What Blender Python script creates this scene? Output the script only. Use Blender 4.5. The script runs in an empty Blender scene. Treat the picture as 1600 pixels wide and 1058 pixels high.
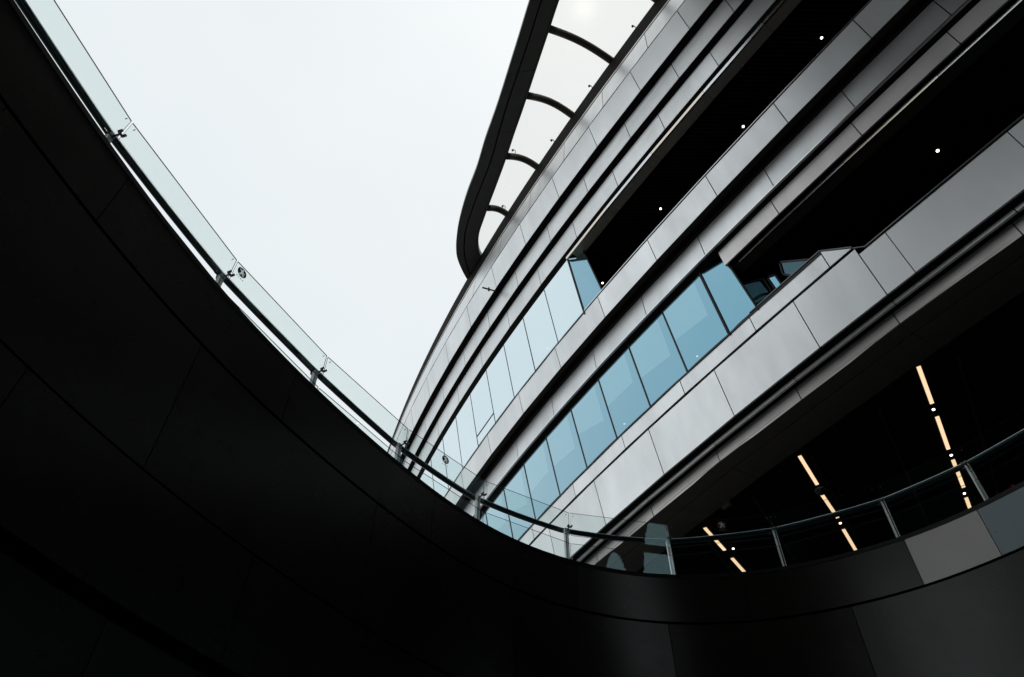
import bpy, math, random
from mathutils import Vector, Matrix
R = math.radians
random.seed(7)
scene = bpy.context.scene
C = scene.collection

# ---------------------------------------------------------------- camera
EYE = 1.6                                   # camera height above the lower plaza
PITCH, ROLL = R(48.088), R(0.512)
cam_d = bpy.data.cameras.new('camera')
cam_d.sensor_width = 36.0
cam_d.lens = 1147.98 / 1600 * 36
cam_d.clip_start, cam_d.clip_end = 0.05, 3000
cam = bpy.data.objects.new('camera', cam_d)
C.objects.link(cam)
c_, s_ = math.cos(PITCH), math.sin(PITCH)
up0, right0, fwd = Vector((0, -s_, c_)), Vector((1, 0, 0)), Vector((0, c_, s_))
right = right0 * math.cos(ROLL) + up0 * math.sin(ROLL)
up = up0 * math.cos(ROLL) - right0 * math.sin(ROLL)
m = Matrix((right, up, -fwd)).transposed().to_4x4()
m.translation = (0, 0, EYE)
cam.matrix_world = m
scene.camera = cam

# ---------------------------------------------------------------- sky, sun, exposure
SUN_EL, SUN_AZ = R(71.7), R(15.7)           # azimuth from +Y (forward) towards +X (right)
SUN_DIR = Vector((math.cos(SUN_EL) * math.sin(SUN_AZ), math.cos(SUN_EL) * math.cos(SUN_AZ), math.sin(SUN_EL)))
w = bpy.data.worlds.new('World')
scene.world = w
w.use_nodes = True
nt = w.node_tree
nt.nodes.clear()
def N(t, k, **kw):
    n = t.nodes.new(k)
    for a, b in kw.items():
        setattr(n, a, b)
    return n
out = N(nt, 'ShaderNodeOutputWorld')
bg = N(nt, 'ShaderNodeBackground')
bg.inputs['Strength'].default_value = 0.1
sky = N(nt, 'ShaderNodeTexSky', sky_type='NISHITA')
sky.sun_disc = False
sky.sun_elevation, sky.sun_rotation = SUN_EL, SUN_AZ
sky.air_density, sky.dust_density = 1.0, 3.0
tc = N(nt, 'ShaderNodeTexCoord')
mp = N(nt, 'ShaderNodeMapping')
mp.inputs['Scale'].default_value = (1.3, 1.3, 2.2)
nz = N(nt, 'ShaderNodeTexNoise')
nz.inputs['Scale'].default_value = 1.6
nz.inputs['Detail'].default_value = 5
nz.inputs['Roughness'].default_value = 0.5
cr = N(nt, 'ShaderNodeValToRGB')
cr.color_ramp.elements[0].position, cr.color_ramp.elements[1].position = 0.33, 0.70
cr.color_ramp.elements[0].color = (8.15, 8.72, 9.05, 1)
cr.color_ramp.elements[1].color = (8.75, 9.2, 9.3, 1)
mix = N(nt, 'ShaderNodeMixRGB')
mix.inputs['Fac'].default_value = 0.97      # a closed layer of cloud over the clear sky
dot = N(nt, 'ShaderNodeVectorMath', operation='DOT_PRODUCT')
dot.inputs[1].default_value = SUN_DIR
pw = N(nt, 'ShaderNodeMath', operation='POWER', use_clamp=True)
pw.inputs[1].default_value = 9000           # the sun seen faintly through the cloud
pw2 = N(nt, 'ShaderNodeMath', operation='POWER', use_clamp=True)
pw2.inputs[1].default_value = 40
ad = N(nt, 'ShaderNodeMath', operation='MULTIPLY_ADD')
ad.inputs[1].default_value = 0.10
sc2 = N(nt, 'ShaderNodeMixRGB', blend_type='ADD')
sc2.inputs['Color2'].default_value = (1.3, 1.2, 1.0, 1)
L = nt.links.new
L(tc.outputs['Generated'], mp.inputs['Vector']); L(mp.outputs[0], nz.inputs['Vector'])
L(nz.outputs['Fac'], cr.inputs[0]); L(sky.outputs[0], mix.inputs[1]); L(cr.outputs[0], mix.inputs[2])
L(tc.outputs['Generated'], dot.inputs[0]); L(dot.outputs['Value'], pw.inputs[0]); L(dot.outputs['Value'], pw2.inputs[0])
L(pw2.outputs[0], ad.inputs[0]); L(pw.outputs[0], ad.inputs[2]); L(ad.outputs[0], sc2.inputs['Fac'])
L(mix.outputs[0], sc2.inputs['Color1']); L(sc2.outputs[0], bg.inputs[0]); L(bg.outputs[0], out.inputs[0])

sun_d = bpy.data.lights.new('sun', 'SUN')
sun_d.energy, sun_d.angle, sun_d.color = 0.6, R(14), (1, 0.96, 0.9)
sun = bpy.data.objects.new('sun', sun_d)
sun.rotation_euler = SUN_DIR.to_track_quat('Z', 'Y').to_euler()
sun.location = SUN_DIR * 200
C.objects.link(sun)
scene.view_settings.view_transform = 'Standard'
scene.view_settings.look = 'None'
scene.view_settings.exposure = 0.0
scene.view_settings.gamma = 1.0
scene.view_settings.use_curve_mapping = False

# ---------------------------------------------------------------- materials
def principled(name, col, rough, metal=0.0, spec=0.5, noise=0.0, nscale=3.0, bump=0.0, streak=False, island=0.0):
    ma = bpy.data.materials.new(name)
    ma.use_nodes = True
    t = ma.node_tree
    b = t.nodes['Principled BSDF']
    b.inputs['Base Color'].default_value = (*col, 1)
    b.inputs['Roughness'].default_value = rough
    b.inputs['Metallic'].default_value = metal
    b.inputs['Specular IOR Level'].default_value = spec
    if noise:
        tc = N(t, 'ShaderNodeTexCoord')
        mp = N(t, 'ShaderNodeMapping')
        mp.inputs['Scale'].default_value = (1, 1, 0.25) if streak else (1, 1, 1)
        nz = N(t, 'ShaderNodeTexNoise')
        nz.inputs['Scale'].default_value = nscale
        nz.inputs['Detail'].default_value = 6
        nz.inputs['Roughness'].default_value = 0.65
        mr = N(t, 'ShaderNodeMapRange')
        mr.inputs[1].default_value, mr.inputs[2].default_value = 0.3, 0.7
        mr.inputs[3].default_value, mr.inputs[4].default_value = 1 - noise, 1 + noise * 0.5
        mx = N(t, 'ShaderNodeMixRGB', blend_type='MULTIPLY')
        mx.inputs['Fac'].default_value = 1
        mx.inputs['Color1'].default_value = (*col, 1)
        t.links.new(tc.outputs['Object'], mp.inputs[0]); t.links.new(mp.outputs[0], nz.inputs['Vector'])
        t.links.new(nz.outputs['Fac'], mr.inputs[0]); t.links.new(mr.outputs[0], mx.inputs['Color2'])
        if island:                                      # batches of panels differ a little in tone
            ge = N(t, 'ShaderNodeNewGeometry')
            mi_ = N(t, 'ShaderNodeMapRange'); mi_.inputs[3].default_value, mi_.inputs[4].default_value = 1 - island, 1 + island * 0.4
            mx2 = N(t, 'ShaderNodeMixRGB', blend_type='MULTIPLY'); mx2.inputs['Fac'].default_value = 1
            t.links.new(ge.outputs['Random Per Island'], mi_.inputs[0]); t.links.new(mx.outputs[0], mx2.inputs['Color1']); t.links.new(mi_.outputs[0], mx2.inputs['Color2'])
            mx = mx2
        t.links.new(mx.outputs[0], b.inputs['Base Color'])
        mr2 = N(t, 'ShaderNodeMapRange')
        mr2.inputs[1].default_value, mr2.inputs[2].default_value = 0.3, 0.7
        mr2.inputs[3].default_value, mr2.inputs[4].default_value = rough * 1.15, rough * 0.88
        t.links.new(nz.outputs['Fac'], mr2.inputs[0]); t.links.new(mr2.outputs[0], b.inputs['Roughness'])
        if bump:
            nb = N(t, 'ShaderNodeTexNoise')
            nb.inputs['Scale'].default_value = 0.9
            nb.inputs['Detail'].default_value = 1
            bp = N(t, 'ShaderNodeBump')
            bp.inputs['Strength'].default_value = 1.0
            bp.inputs['Distance'].default_value = bump
            t.links.new(tc.outputs['Object'], nb.inputs['Vector'])
            t.links.new(nb.outputs['Fac'], bp.inputs['Height']); t.links.new(bp.outputs[0], b.inputs['Normal'])
    return ma

def emissive(name, col, strength):
    ma = bpy.data.materials.new(name)
    ma.use_nodes = True
    t = ma.node_tree
    t.nodes.remove(t.nodes['Principled BSDF'])
    e = N(t, 'ShaderNodeEmission')
    e.inputs[0].default_value = (*col, 1)
    e.inputs[1].default_value = strength
    t.links.new(e.outputs[0], t.nodes['Material Output'].inputs[0])
    return ma

def glass(name, trans, refl, ior, clear, rough=0.0, power=5.0, sheen=(1, 1, 1)):
    """coated sheet glass: a tinted see-through share under a mirror that whitens towards grazing"""
    ma = bpy.data.materials.new(name)
    ma.use_nodes = True
    t = ma.node_tree
    t.nodes.remove(t.nodes['Principled BSDF'])
    tr = N(t, 'ShaderNodeBsdfTransparent'); tr.inputs[0].default_value = (*trans, 1)
    gl = N(t, 'ShaderNodeBsdfGlossy'); gl.inputs['Color'].default_value = (*refl, 1); gl.inputs['Roughness'].default_value = rough
    m1 = N(t, 'ShaderNodeMixShader'); m1.inputs[0].default_value = clear
    wt = N(t, 'ShaderNodeBsdfGlossy'); wt.inputs['Color'].default_value = (*sheen, 1); wt.inputs['Roughness'].default_value = rough
    lw = N(t, 'ShaderNodeLayerWeight'); lw.inputs[0].default_value = 0.5
    p5 = N(t, 'ShaderNodeMath', operation='POWER'); p5.inputs[1].default_value = power
    f0 = ((ior - 1) / (ior + 1)) ** 2
    fr = N(t, 'ShaderNodeMath', operation='MULTIPLY_ADD'); fr.inputs[1].default_value = 1 - f0; fr.inputs[2].default_value = f0
    t.links.new(lw.outputs['Facing'], p5.inputs[0]); t.links.new(p5.outputs[0], fr.inputs[0])
    m2 = N(t, 'ShaderNodeMixShader')
    t.links.new(gl.outputs[0], m1.inputs[1]); t.links.new(tr.outputs[0], m1.inputs[2])
    t.links.new(fr.outputs[0], m2.inputs[0]); t.links.new(m1.outputs[0], m2.inputs[1]); t.links.new(wt.outputs[0], m2.inputs[2])
    t.links.new(m2.outputs[0], t.nodes['Material Output'].inputs[0])
    return ma

M = {}
M['panel'] = principled('satin_aluminium_panel', (0.84, 0.85, 0.853), 0.38, 0.88, noise=0.08, nscale=1.1, bump=0.006, streak=True, island=0.09)
M['champagne'] = principled('champagne_aluminium_panel', (0.78, 0.745, 0.725), 0.42, 0.88, noise=0.08, nscale=1.3, bump=0.006, streak=True, island=0.09)
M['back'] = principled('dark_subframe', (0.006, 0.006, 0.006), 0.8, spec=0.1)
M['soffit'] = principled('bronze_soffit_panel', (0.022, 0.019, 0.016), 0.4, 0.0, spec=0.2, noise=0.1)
M['polish'] = principled('polished_dark_soffit', (0.16, 0.15, 0.135), 0.18, 0.6, spec=0.4, noise=0.1, bump=0.004)
M['polish2'] = principled('polished_bronze_soffit', (0.45, 0.43, 0.38), 0.25, 0.3, noise=0.1, bump=0.004)
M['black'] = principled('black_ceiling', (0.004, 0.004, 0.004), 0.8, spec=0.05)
M['frame'] = principled('dark_anodised_frame', (0.012, 0.016, 0.018), 0.4, 0.0, spec=0.3)
M['trim'] = principled('bright_edge_trim', (0.75, 0.76, 0.77), 0.22, 1.0)
M['trim_warm'] = principled('cream_reflection_trim', (0.78, 0.70, 0.60), 0.22, 1.0)  # cream reflections painted into every other strip
M['paint'] = principled('pale_painted_panel', (0.62, 0.62, 0.62), 0.5, noise=0.06)
M['coping'] = principled('dark_roof_coping', (0.012, 0.010, 0.009), 0.7, spec=0.03)
M['canopy'] = principled('dark_canopy_steel', (0.075, 0.08, 0.072), 0.45, spec=0.3, noise=0.1)
M['rib'] = principled('brown_black_rib', (0.045, 0.038, 0.028), 0.4, spec=0.4)
M['cglass'] = glass('canopy_glazing', (0.94, 0.925, 0.90), (0.9, 0.9, 0.9), 1.2, 0.995)
M['win'] = glass('pale_blue_coated_window_glass', (0.50, 0.60, 0.62), (0.68, 0.88, 0.95), 1.45, 0.14, power=1.6)
M['win2'] = glass('deeper_blue_window_glass', (0.50, 0.60, 0.62), (0.135, 0.415, 0.56), 1.45, 0.16, power=2.0)
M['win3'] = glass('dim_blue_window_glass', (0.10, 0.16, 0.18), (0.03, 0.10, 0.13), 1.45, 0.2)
M['painted_sky'] = glass('window_glass_painted_sky', (0.50, 0.60, 0.62), (0.21, 0.51, 0.645), 1.45, 0.16, power=2.0)  # paler pane area with reflected sky put into its tint
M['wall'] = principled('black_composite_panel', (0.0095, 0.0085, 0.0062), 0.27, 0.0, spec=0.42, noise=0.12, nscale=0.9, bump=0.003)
M['lit_panel_blue'] = principled('sky_lit_blue_composite_panel', (0.19, 0.25, 0.275), 0.28, 0.0, spec=0.7, noise=0.08, nscale=0.9)  # bluer copy of the wall panel, sky reflection painted in
M['lit_panel'] = principled('sky_lit_composite_panel', (0.42, 0.385, 0.38), 0.30, 0.0, spec=0.9, noise=0.08, nscale=0.9)  # wall panel copy with reflected sky put into a paler colour
M['wallcap'] = principled('black_wall_coping', (0.006, 0.006, 0.006), 0.5, spec=0.2)
M['bglass'] = glass('balustrade_glass', (0.957, 0.990, 0.983), (0.5, 0.7, 0.7), 1.45, 0.99, sheen=(0.62, 0.92, 1.0))
M['bedge'] = principled('glass_edge', (0.02, 0.05, 0.045), 0.2, spec=0.5)
M['rail'] = principled('dark_steel_handrail', (0.005, 0.021, 0.027), 0.36, 0.0, spec=0.25)
M['post'] = principled('white_coated_steel_post', (0.88, 0.89, 0.88), 0.4, 0.0, noise=0.05)
M['clamp'] = principled('dark_glass_clamp', (0.02, 0.022, 0.022), 0.35, 0.4)
M['bead'] = principled('bright_steel_bead', (0.85, 0.86, 0.85), 0.35, 0.6)
M['knob'] = principled('steel_clamp_cap', (0.16, 0.165, 0.165), 0.35, 0.6)
M['deck'] = principled('grey_paving', (0.22, 0.215, 0.21), 0.8, noise=0.25, nscale=2.5)
M['ground'] = principled('dark_plaza_paving', (0.07, 0.068, 0.065), 0.8, noise=0.25, nscale=1.5)
M['strip'] = emissive('warm_strip_lamp', (1.0, 0.68, 0.41), 1.15)
M['spot'] = emissive('warm_white_downlight', (1.0, 0.88, 0.72), 4.5)
M['red'] = principled('sticker_red', (0.45, 0.03, 0.04), 0.5)
M['blk'] = principled('sticker_black', (0.01, 0.01, 0.01), 0.5)
M['wht'] = principled('sticker_white', (0.75, 0.75, 0.72), 0.5)
_t = M['wht'].node_tree
_tl = N(_t, 'ShaderNodeBsdfTranslucent'); _tl.inputs[0].default_value = (0.85, 0.83, 0.80, 1)
_tt = N(_t, 'ShaderNodeBsdfTransparent'); _tt.inputs[0].default_value = (0.92, 0.90, 0.88, 1)
_m1 = N(_t, 'ShaderNodeMixShader'); _m1.inputs[0].default_value = 0.55
_m2 = N(_t, 'ShaderNodeMixShader'); _m2.inputs[0].default_value = 0.7
_t.links.new(_tl.outputs[0], _m1.inputs[1]); _t.links.new(_tt.outputs[0], _m1.inputs[2])
_t.links.new(_t.nodes['Principled BSDF'].outputs[0], _m2.inputs[1]); _t.links.new(_m1.outputs[0], _m2.inputs[2])
_t.links.new(_m2.outputs[0], _t.nodes['Material Output'].inputs[0])
M['gry'] = principled('sticker_grey', (0.20, 0.23, 0.24), 0.5)
M['leaf'] = principled('dark_leaf', (0.03, 0.06, 0.02), 0.6)
M['petal'] = principled('red_petal', (0.45, 0.03, 0.03), 0.6)

# ---------------------------------------------------------------- mesh helpers
class MB:
    def __init__(s):
        s.v, s.f, s.m = [], [], []
    def face(s, pts, mi=0):
        n = len(s.v)
        s.v += [tuple(p) for p in pts]
        s.f.append(tuple(range(n, n + len(pts))))
        s.m.append(mi)
    def hexa(s, a, b, mi=0, edge=None):
        """a, b: two matching quads (front, back) -> closed box"""
        n = len(s.v)
        s.v += [tuple(p) for p in a] + [tuple(p) for p in b]
        q = [(0, 1, 2, 3), (7, 6, 5, 4), (0, 4, 5, 1), (1, 5, 6, 2), (2, 6, 7, 3), (3, 7, 4, 0)]
        for i, k in enumerate(q):
            s.f.append(tuple(n + j for j in k))
            s.m.append(mi if (i < 2 or edge is None) else edge)
    def box(s, c, ax, ay, az, mi=0):
        c, ax, ay, az = map(Vector, (c, ax, ay, az))
        s.hexa([c - ax - ay + az, c + ax - ay + az, c + ax + ay + az, c - ax + ay + az],
               [c - ax - ay - az, c + ax - ay - az, c + ax + ay - az, c - ax + ay - az], mi)
    def tube(s, pts, r, n=10, mi=0, r2=None):
        pts = [Vector(p) for p in pts]
        base = len(s.v)
        for i, p in enumerate(pts):
            d = (pts[min(i + 1, len(pts) - 1)] - pts[max(i - 1, 0)]).normalized()
            u = d.cross(Vector((0, 0, 1)))
            if u.length < 1e-4: u = d.cross(Vector((1, 0, 0)))
            u.normalize(); vv = d.cross(u)
            rr = r if r2 is None else r + (r2 - r) * i / max(1, len(pts) - 1)
            for k in range(n):
                a = 2 * math.pi * k / n
                s.v.append(tuple(p + u * math.cos(a) * rr + vv * math.sin(a) * rr))
        for i in range(len(pts) - 1):
            for k in range(n):
                k2 = (k + 1) % n
                s.f.append((base + i * n + k, base + i * n + k2, base + (i + 1) * n + k2, base + (i + 1) * n + k)); s.m.append(mi)
        s.f.append(tuple(base + k for k in range(n))[::-1]); s.m.append(mi)
        e = base + (len(pts) - 1) * n
        s.f.append(tuple(e + k for k in range(n))); s.m.append(mi)
    def build(s, name, mats, parent=None, smooth=False):
        me = bpy.data.meshes.new(name)
        me.from_pydata(s.v, [], s.f)
        for ma in (mats if isinstance(mats, (list, tuple)) else [mats]):
            me.materials.append(ma)
        me.polygons.foreach_set('material_index', s.m)
        if smooth:
            me.polygons.foreach_set('use_smooth', [len(p.vertices) == 4 for p in me.polygons])
        me.update()
        o = bpy.data.objects.new(name, me)
        C.objects.link(o)
        if parent: o.parent = parent
        return o

def empty(name, loc, label, cat, group=None, kind=None):
    o = bpy.data.objects.new(name, None)
    o.location = loc
    o.empty_display_size = 0.2
    C.objects.link(o)
    tag(o, label, cat, group, kind)
    return o
def tag(o, label=None, cat=None, group=None, kind=None):
    if label: o['label'] = label
    if cat: o['category'] = cat
    if group: o['group'] = group
    if kind: o['kind'] = kind
    return o
def parts_under(parent):
    """parts are modelled in world coordinates; keep them there under an Empty that has a location"""
    bpy.context.view_layer.update()
    for o in parent.children_recursive:
        if o.parent == parent:
            o.matrix_parent_inverse = parent.matrix_world.inverted()

# ================================================================ THE CURVED BUILDING
# the facade runs along a plan curve; w = distance out from the main parapet line, H = height above the eye, both in bays of 1.3 m
SC = 1.3
X0, Y0, PH0, K0, K1, K2 = 3.20943766, 12.2803602, 2.10000588, 0.0106068310, 0.00571431951, -0.00287759908
S0, S1, DS = -14.0, 19.0, 0.02
def heading(s): return PH0 - (K0 * s + K1 * s * s / 20 + K2 * s ** 3 / 300)
_tab = {}
def _integrate():
    n = int(round(S1 / DS)); x, y = X0, Y0
    _tab[0] = (x, y)
    for i in range(n):
        h = heading((i + 0.5) * DS); x += math.cos(h) * DS; y += math.sin(h) * DS; _tab[i + 1] = (x, y)
    x, y = X0, Y0
    for i in range(int(round(-S0 / DS))):
        h = heading(-(i + 0.5) * DS); x -= math.cos(h) * DS; y -= math.sin(h) * DS; _tab[-i - 1] = (x, y)
_integrate()
def P(s, w_, H):
    i = int(math.floor(s / DS)); i = max(min(i, int(S1 / DS) - 1), int(S0 / DS))
    f = s / DS - i
    a, b = _tab[i], _tab[i + 1]
    h = heading(s)
    x, y = a[0] + (b[0] - a[0]) * f, a[1] + (b[1] - a[1]) * f
    return Vector(((x - math.sin(h) * w_) * SC, (y + math.cos(h) * w_) * SC, H * SC + EYE))

bld = empty('curved_building', P(0, -3, -EYE / SC), 'curved grey metal building with stepped bands of cladding and blue ribbon windows', 'building')

def frange(a, b, d):
    n = max(1, int(math.ceil((b - a) / d)))
    return [a + (b - a) * i / n for i in range(n + 1)]
def sweep(mb, prof, s0, s1, d=0.35, mi=0):
    ss = frange(s0, s1, d)
    for a, b in zip(ss, ss[1:]):
        for (w0, h0), (w1, h1) in zip(prof, prof[1:]):
            mb.face([P(a, w0, h0), P(b, w0, h0), P(b, w1, h1), P(a, w1, h1)], mi)
def joints(off, pitch, s0, s1):
    k0 = math.ceil((s0 - off) / pitch + 0.05); ss = [s0]
    while off + k0 * pitch < s1 - 0.05 * pitch:
        ss.append(off + k0 * pitch); k0 += 1
    return ss + [s1]
def panel(mb, s0, s1, top, bot, depth=0.05, gap=0.014, jit=0.0, mi=0):
    g = gap / SC / 2
    d = depth / SC
    q = []
    j = [random.uniform(-jit, jit) for _ in range(4)]
    for (s, (w_, h)), e in zip(((s0 + g, top), (s1 - g, top), (s1 - g, bot), (s0 + g, bot)), j):
        q.append(P(s, w_ + e, h))
    b = [P(s0 + g, top[0] - d, top[1]), P(s1 - g, top[0] - d, top[1]), P(s1 - g, bot[0] - d, bot[1]), P(s0 + g, bot[0] - d, bot[1])]
    mb.hexa(q, b, mi)
def fascia(top, bot, js, mat, label=None, jit=0.0015, gap=0.026, name='fascia'):
    mb = MB()
    for a, b in zip(js, js[1:]):
        panel(mb, a, b, top, bot, jit=jit, gap=gap)
    bd = 0.06 / SC
    sweep(mb, [(top[0] - bd, top[1]), (bot[0] - bd, bot[1])], js[0], js[-1], mi=1)
    o = mb.build(name, [mat, M['back']], bld)
    if label: o['label'] = label
    return o
def soffit(a, b, s0, s1, mat, name='soffit', pitch=None, off=0, jit=0.0):
    mb = MB()
    if pitch:
        js = joints(off, pitch, s0, s1)
        for x, y in zip(js, js[1:]):
            g = 0.01 / SC / 2
            e = [random.uniform(-jit, jit) for _ in range(2)]
            q = [P(x + g, a[0], a[1] + e[0]), P(y - g, a[0], a[1] + e[1]), P(y - g, b[0], b[1] - e[0]), P(x + g, b[0], b[1] - e[1])]
            mb.hexa(q, [p + Vector((0, 0, 0.04)) for p in q])
        sweep(mb, [(a[0], a[1] + 0.05), (b[0], b[1] + 0.05)], s0, s1, mi=1)
        return mb.build(name, [mat, M['back']], bld)
    sweep(mb, [a, b], s0, s1)
    return mb.build(name, [mat], bld)

SF, SN = 18.6, -13.6           # far and near ends of the facade
UP_END, LOW_END = 0.71, -2.58  # where the ribbon windows stop and the open decks begin

# --- roof edge
mb = MB()
sweep(mb, [(2.17, 22.12), (2.272, 20.98)], SN, SF)
mb.face([P(SN, 2.17, 22.12), P(SN, 2.272, 20.98), P(SN, 2.0, 20.9), P(SN, 2.0, 22.12)])
sweep(mb, [(2.272, 20.98), (2.20, 20.98)], SN, SF)
sweep(mb, [(2.20, 20.98), (2.22, 20.70)], SN, SF)
sweep(mb, [(2.17, 22.12), (1.9, 22.16)], SN, SF)
mb.build('roof_coping', [M['coping']], bld)
mb = MB()
sweep(mb, [(2.276, 20.965), (2.284, 20.875), (2.21, 20.86)], SN, SF, 0.3)
mb.build('gutter', [M['champagne']], bld)
mb = MB()
sweep(mb, [(1.9, 22.16), (-9, 22.2)], SN, SF, 0.8)
mb.build('roof', [M['deck']], bld)

# --- bands of cladding, from the roof down
fascia((2.28, 20.80), (2.368, 19.65), joints(-4.41, 1.905, SN, SF), M['panel'], 'short top row of grey panels under the roof edge')
fascia((2.365, 19.595), (2.16, 18.65), joints(-3.68, 1.853, SN, SF), M['panel'], 'second row of grey panels leaning outward')
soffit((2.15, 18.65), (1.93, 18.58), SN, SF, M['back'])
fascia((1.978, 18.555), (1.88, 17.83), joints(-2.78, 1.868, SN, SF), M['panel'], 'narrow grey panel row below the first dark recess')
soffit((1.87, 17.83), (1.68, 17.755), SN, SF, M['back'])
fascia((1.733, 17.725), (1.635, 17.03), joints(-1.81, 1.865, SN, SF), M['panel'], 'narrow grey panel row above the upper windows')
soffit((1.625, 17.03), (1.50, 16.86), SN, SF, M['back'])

# --- upper ribbon windows and open upper deck
def mullion(s, top, bot, wd, dp, mb, out=0.006):
    a = [P(s - wd / SC / 2, top[0] + out, top[1]), P(s + wd / SC / 2, top[0] + out, top[1]), P(s + wd / SC / 2, bot[0] + out, bot[1]), P(s - wd / SC / 2, bot[0] + out, bot[1])]
    b = [P(s - wd / SC / 2, top[0] - dp / SC, top[1]), P(s + wd / SC / 2, top[0] - dp / SC, top[1]), P(s + wd / SC / 2, bot[0] - dp / SC, bot[1]), P(s - wd / SC / 2, bot[0] - dp / SC, bot[1])]
    mb.hexa(a, b)
def window_row(top, bot, s_start, pitch, s_end, mat, mw, sash=(), out=0.006, painted_sky=False):
    s = s_start; i = 0
    while s < s_end:
        e = s + pitch
        mb = MB()
        g = 0.004
        jt = [random.uniform(-0.002, 0.002) for _ in range(4)]
        q = [P(s + g, top[0] + jt[0], top[1]), P(e - g, top[0] + jt[1], top[1]), P(e - g, bot[0] + jt[2], bot[1]), P(s + g, bot[0] + jt[3], bot[1])]
        if painted_sky:                                        # upper right painted paler, as if reflecting sky above a roofline
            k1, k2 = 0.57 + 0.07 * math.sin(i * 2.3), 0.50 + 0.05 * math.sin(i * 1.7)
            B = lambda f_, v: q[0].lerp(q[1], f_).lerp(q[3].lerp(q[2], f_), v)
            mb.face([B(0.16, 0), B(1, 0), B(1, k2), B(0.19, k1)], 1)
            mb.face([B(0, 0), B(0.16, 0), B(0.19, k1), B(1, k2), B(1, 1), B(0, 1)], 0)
        else:
            mb.face(q)
        win = mb.build('window', [mat, M['painted_sky']] if painted_sky else [mat], bld)
        fm = MB()
        mullion(s, top, bot, mw, 0.12, fm, out)
        if i in sash:
            t0 = 0.80
            wq = top[0] + (bot[0] - top[0]) * t0; hq = top[1] + (bot[1] - top[1]) * t0
            fm.hexa([P(s, wq + 0.01, hq), P(e, wq + 0.01, hq), P(e, wq + 0.004, hq - 0.035), P(s, wq + 0.004, hq - 0.035)],
                    [P(s, wq - 0.05, hq), P(e, wq - 0.05, hq), P(e, wq - 0.056, hq - 0.035), P(s, wq - 0.056, hq - 0.035)])
        fm.build('mullion', [M['frame']], win)
        s = e; i += 1
window_row((1.52, 16.86), (1.13, 14.74), UP_END, 1.222, SF - 0.3, M['win'], 0.035, sash=(4,))
def end_pane(a_top, b_top, a_bot, b_bot, mat):
    mb = MB()
    q = [a_top, b_top, b_bot, a_bot]
    mb.face(q)
    win = mb.build('window', [mat], bld)
    fm = MB()
    d = (b_top - a_top).normalized() * 0.045
    n = (b_top - a_top).cross(a_bot - a_top).normalized() * 0.05
    fm.hexa([b_top - n, b_top + d - n, b_bot + d - n, b_bot - n], [b_top + n, b_top + d + n, b_bot + d + n, b_bot + n])
    fm.hexa([a_top - n * .6 - d * .5, a_top + d * .5 - n * .6, a_bot + d * .5 - n * .6, a_bot - n * .6 - d * .5],
            [a_top + n * .6 - d * .5, a_top + d * .5 + n * .6, a_bot + d * .5 + n * .6, a_bot + n * .6 - d * .5])
    fm.build('mullion', [M['frame']], win)
end_pane(P(UP_END - .02, 1.52, 16.90), P(0.26, 1.30, 16.87), P(UP_END - .02, 1.12, 14.7), P(-0.02, 0.98, 14.7), M['win2'])
def edge_strip(wt, ht, ht2, s0, s1, pitch, off):
    mb = MB()
    js = joints(off, pitch, s0, s1)
    for i, (a, b) in enumerate(zip(js, js[1:])):
        panel(mb, a, b, (wt + 0.012, ht), (wt - 0.008, ht2), depth=0.05, gap=0.012, jit=0.003, mi=i % 2)
    return mb.build('edge_trim', [M['trim'], M['trim_warm']], bld)
edge_strip(1.585, 16.87, 16.79, SN, UP_END - 0.03, 1.865, -1.2)
soffit((1.56, 16.80), (1.25, 16.83), SN, UP_END - 0.25, M['polish2'], pitch=1.865, off=-1.2, jit=0.004)
mb = MB()
sweep(mb, [(1.25, 16.83), (1.25, 17.0), (-7, 17.0)], SN, SF, 0.6)
y = 0.0
a0, b0 = P(SN, 1.2, 16.9), P(0.3, 1.2, 16.9)
for k in range(150):                                    # fine slats of the open deck's ceiling
    yy = 1.0 + k * 0.13
    # slats run along the building's own cross axis, clipped to the deck outline
    lo = None; hi = None
    for s in frange(SN + 0.3, 0.2, 0.12):
        p = P(s, 1.2, 16.9)
        if lo is None and abs(p.y - yy) < 0.12: lo = p.x
    if lo is None: continue
    mb.box(((lo + lo + 8.5) / 2 + 0.05, yy, 16.9 * SC + EYE), (4.2, 0, 0), (0, 0.02, 0), (0, 0, 0.04), 1)
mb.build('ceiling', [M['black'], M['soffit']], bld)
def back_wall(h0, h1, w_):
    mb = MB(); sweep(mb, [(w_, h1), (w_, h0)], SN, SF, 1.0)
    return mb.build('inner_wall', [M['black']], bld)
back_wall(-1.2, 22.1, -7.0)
mb = MB(); sweep(mb, [(0.85, 14.0), (-7, 14.0)], SN, SF, 0.8); mb.build('floor_slab', [M['black']], bld)

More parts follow.
